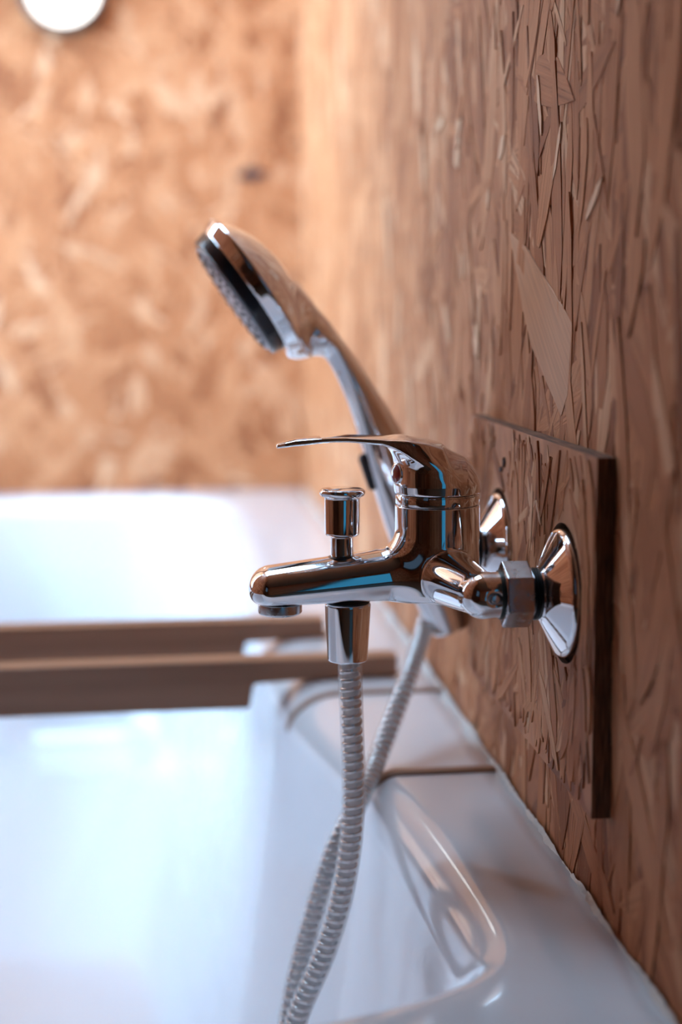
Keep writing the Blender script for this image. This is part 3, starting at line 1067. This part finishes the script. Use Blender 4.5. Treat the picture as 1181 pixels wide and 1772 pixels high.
NL = 420
E = closed_smooth(loop, NL)
tg = np.roll(E, -1, 0) - np.roll(E, 1, 0); tg /= np.linalg.norm(tg, axis=1, keepdims=True)
inn = np.stack([-tg[:, 1], tg[:, 0]], 1)
if (inn[0] @ (np.array([-.38, .7]) - E[0])) < 0: inn = -inn
cen = np.array([-.38, .68])
rings = []


def oring(off, z, bias=0.0):
    P = E + inn * off
    P = P + (cen - P) * bias
    return np.c_[P, np.full(NL, z)]


# outer edge of the rim, against the walls
def outer():
    out = []
    for p, nrm in zip(E, inn):
        d = -nrm; ts = []
        lim = [(0, -.0012), (0, -TW + .0), (1, -.262), (1, YF - .002)]
        x0, x1, y0, y1 = -TW, -.0012, -.262, YF - .003
        t = 1e9
        if d[0] > 1e-6: t = min(t, (x1 - p[0]) / d[0])
        if d[0] < -1e-6: t = min(t, (x0 - p[0]) / d[0])
        if d[1] > 1e-6: t = min(t, (y1 - p[1]) / d[1])
        if d[1] < -1e-6: t = min(t, (y0 - p[1]) / d[1])
        out.append(p + d * t)
    return np.array(out)


O = outer()
for cx, cy in ((-.0012, -.262), (-.0012, YF - .003), (-TW, -.262), (-TW, YF - .003)):
    j = np.argmin(((O - [cx, cy]) ** 2).sum(1)); O[j] = (cx, cy)
rings.append(np.c_[O, np.full(NL, 0.02)])
rings.append(np.c_[O, np.full(NL, ZR - .003)])
rings.append(np.c_[O + (E - O) * .02, np.full(NL, ZR)])
for t in (.25, .5, .75): rings.append(np.c_[O + (E - O) * t, np.full(NL, ZR)])
RA, RB = .034, .034
yv = E[:, 1]
ra = np.interp(yv, [-.2, .1, .33, .6], [.030, .026, .047, .047])[:, None]
for k in range(0, 15):
    a = k / 14 * math.pi / 2
    P = E + inn * (ra * math.sin(a)) * .96
    rings.append(np.c_[P, ZR - RB * (1 - math.cos(a)) * np.ones(NL)])
last = rings[-1][:, :2]
for z, off in ((.50, .003), (.46, .008), (.40, .016), (.34, .024), (.28, .034), (.23, .045), (.20, .056), (.175, .074), (.16, .100), (.155, .13)):
    P = last + inn * off
    rings.append(np.c_[P, np.full(NL, z)])
V = np.concatenate(rings); F = []
for i in range(len(rings) - 1):
    for k in range(NL):
        k2 = (k + 1) % NL
        F.append((i * NL + k, i * NL + k2, (i + 1) * NL + k2, (i + 1) * NL + k))
b0 = (len(rings) - 1) * NL
V = np.vstack([V, [[-.38, .68, .150]]])
for k in range(NL): F.append((b0 + k, b0 + (k + 1) % NL, len(V) - 1))
tb_ = mesh_obj('tub_shell', V, F, M['enamel'], tub)
bm = bmesh.new(); bm.from_mesh(tb_.data); bmesh.ops.recalc_face_normals(bm, faces=bm.faces); bm.to_mesh(tb_.data); bm.free()


# thin brown line crossing the rim (follows the rim's own profile)
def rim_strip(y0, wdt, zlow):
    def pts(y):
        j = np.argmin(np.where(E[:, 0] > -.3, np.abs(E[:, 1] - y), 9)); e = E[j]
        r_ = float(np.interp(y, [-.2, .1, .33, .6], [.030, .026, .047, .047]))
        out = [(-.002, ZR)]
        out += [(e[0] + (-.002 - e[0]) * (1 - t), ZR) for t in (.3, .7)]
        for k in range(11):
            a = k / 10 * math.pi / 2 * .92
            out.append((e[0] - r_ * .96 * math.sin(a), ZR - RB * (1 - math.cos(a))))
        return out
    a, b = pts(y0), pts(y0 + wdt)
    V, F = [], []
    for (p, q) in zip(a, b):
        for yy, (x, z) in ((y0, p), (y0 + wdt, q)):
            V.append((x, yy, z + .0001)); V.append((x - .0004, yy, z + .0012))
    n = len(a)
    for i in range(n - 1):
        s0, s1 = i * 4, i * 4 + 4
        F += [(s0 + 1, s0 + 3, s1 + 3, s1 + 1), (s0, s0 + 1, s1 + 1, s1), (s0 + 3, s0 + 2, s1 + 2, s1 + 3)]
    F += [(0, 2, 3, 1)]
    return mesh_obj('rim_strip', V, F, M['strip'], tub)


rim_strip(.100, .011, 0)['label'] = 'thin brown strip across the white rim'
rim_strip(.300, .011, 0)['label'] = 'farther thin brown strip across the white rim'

# sealant bead between deck and wall, irregular
r2 = random.Random(4)
V, F = [], []
ys = np.arange(-.26, 1.64, .004)
w0 = .004
for i, y in enumerate(ys):
    w = .0018 + .0014 * math.sin(y * 41) * math.sin(y * 97 + 1) + r2.uniform(-.0007, .0009)
    h_ = .0022 + .0012 * math.sin(y * 63 + 2) + r2.uniform(-.0006, .0010)
    for k in range(5):
        a = k / 4 * math.pi / 2
        rad = 1 - .25 * math.sin(2 * a)
        V.append((-.0008 - w * math.cos(a) * rad - .0015, y, ZR - .0006 + h_ * math.sin(a) * rad))
for i in range(len(ys) - 1):
    for k in range(4): F.append((i * 5 + k, i * 5 + k + 1, (i + 1) * 5 + k + 1, (i + 1) * 5 + k))
mesh_obj('sealant_bead', V, F, M['caulk'], tub)['label'] = 'rough white sealant line along the wall'


# ------------------------------------------------------------------ tray boards over the tub
def notched_board(y0, th, xr, label):
    zt, zb = .5690, .5285
    xl = -TW + .03
    o = [(xr, zt), (xr, ZR + .0014), (-.070, ZR + .0014), (-.150, ZR - .002), (-.154, zb), (-TW + .154, zb), (-TW + .150, ZR - .002), (-TW + .070, ZR + .0014), (xl, ZR + .0014), (xl, zt)]
    bm = bmesh.new()
    a = [bm.verts.new((x, y0, z)) for x, z in o]; b = [bm.verts.new((x, y0 + th, z)) for x, z in o]
    bm.faces.new(a); bm.faces.new(b[::-1])
    for i in range(len(o)): bm.faces.new((a[i], a[(i + 1) % len(o)], b[(i + 1) % len(o)], b[i]))
    bmesh.ops.recalc_face_normals(bm, faces=bm.faces)
    ob = from_bm('tray_board', bm, M['tray'], None, bevel=.0015)
    tag(ob, label, 'board', 'wooden boards across the bathtub')
    return ob


notched_board(.350, .024, -.032, 'brown wooden board across the tub, the nearer and lower in view of two')
notched_board(.500, .024, -.078, 'brown wooden board across the tub, the farther one with bright tub behind it')

# ------------------------------------------------------------------ lamp on the far wall
lamp = empty('wall_lamp', (-.383, YF, 1.370))
tag(lamp, 'glowing round lamp with dark rim high on the far wooden wall', 'lamp')
lathe('lamp_rim', arc_profile([(0, 0), (0, .071), (.030, .070), (.034, .064), (.028, .059), (.012, .059), (.012, 0)], .003), (-.383, YF - .002, 1.370), (0, -1, 0), M['frame'], lamp, 72)
bm = bmesh.new()
o2 = []
for k in range(64):
    th = 2 * math.pi * k / 64
    r_ = .0575 * (1 + .09 * max(0, -math.sin(th)) ** 24)
    o2.append((r_ * math.cos(th), r_ * math.sin(th)))
vs = []
for d_, s_ in ((.016, 1.0), (.030, .97), (.036, .8), (.040, .5)):
    vs.append([bm.verts.new((-.383 + x * s_, YF - d_, 1.370 + z * s_)) for x, z in o2])
for i in range(3):
    for k in range(64): bm.faces.new((vs[i][k], vs[i][(k + 1) % 64], vs[i + 1][(k + 1) % 64], vs[i + 1][k]))
bm.faces.new(vs[-1])
from_bm('lamp_glass', bm, M['lamp'], lamp, smooth=True)['label'] = 'glowing white lamp glass'
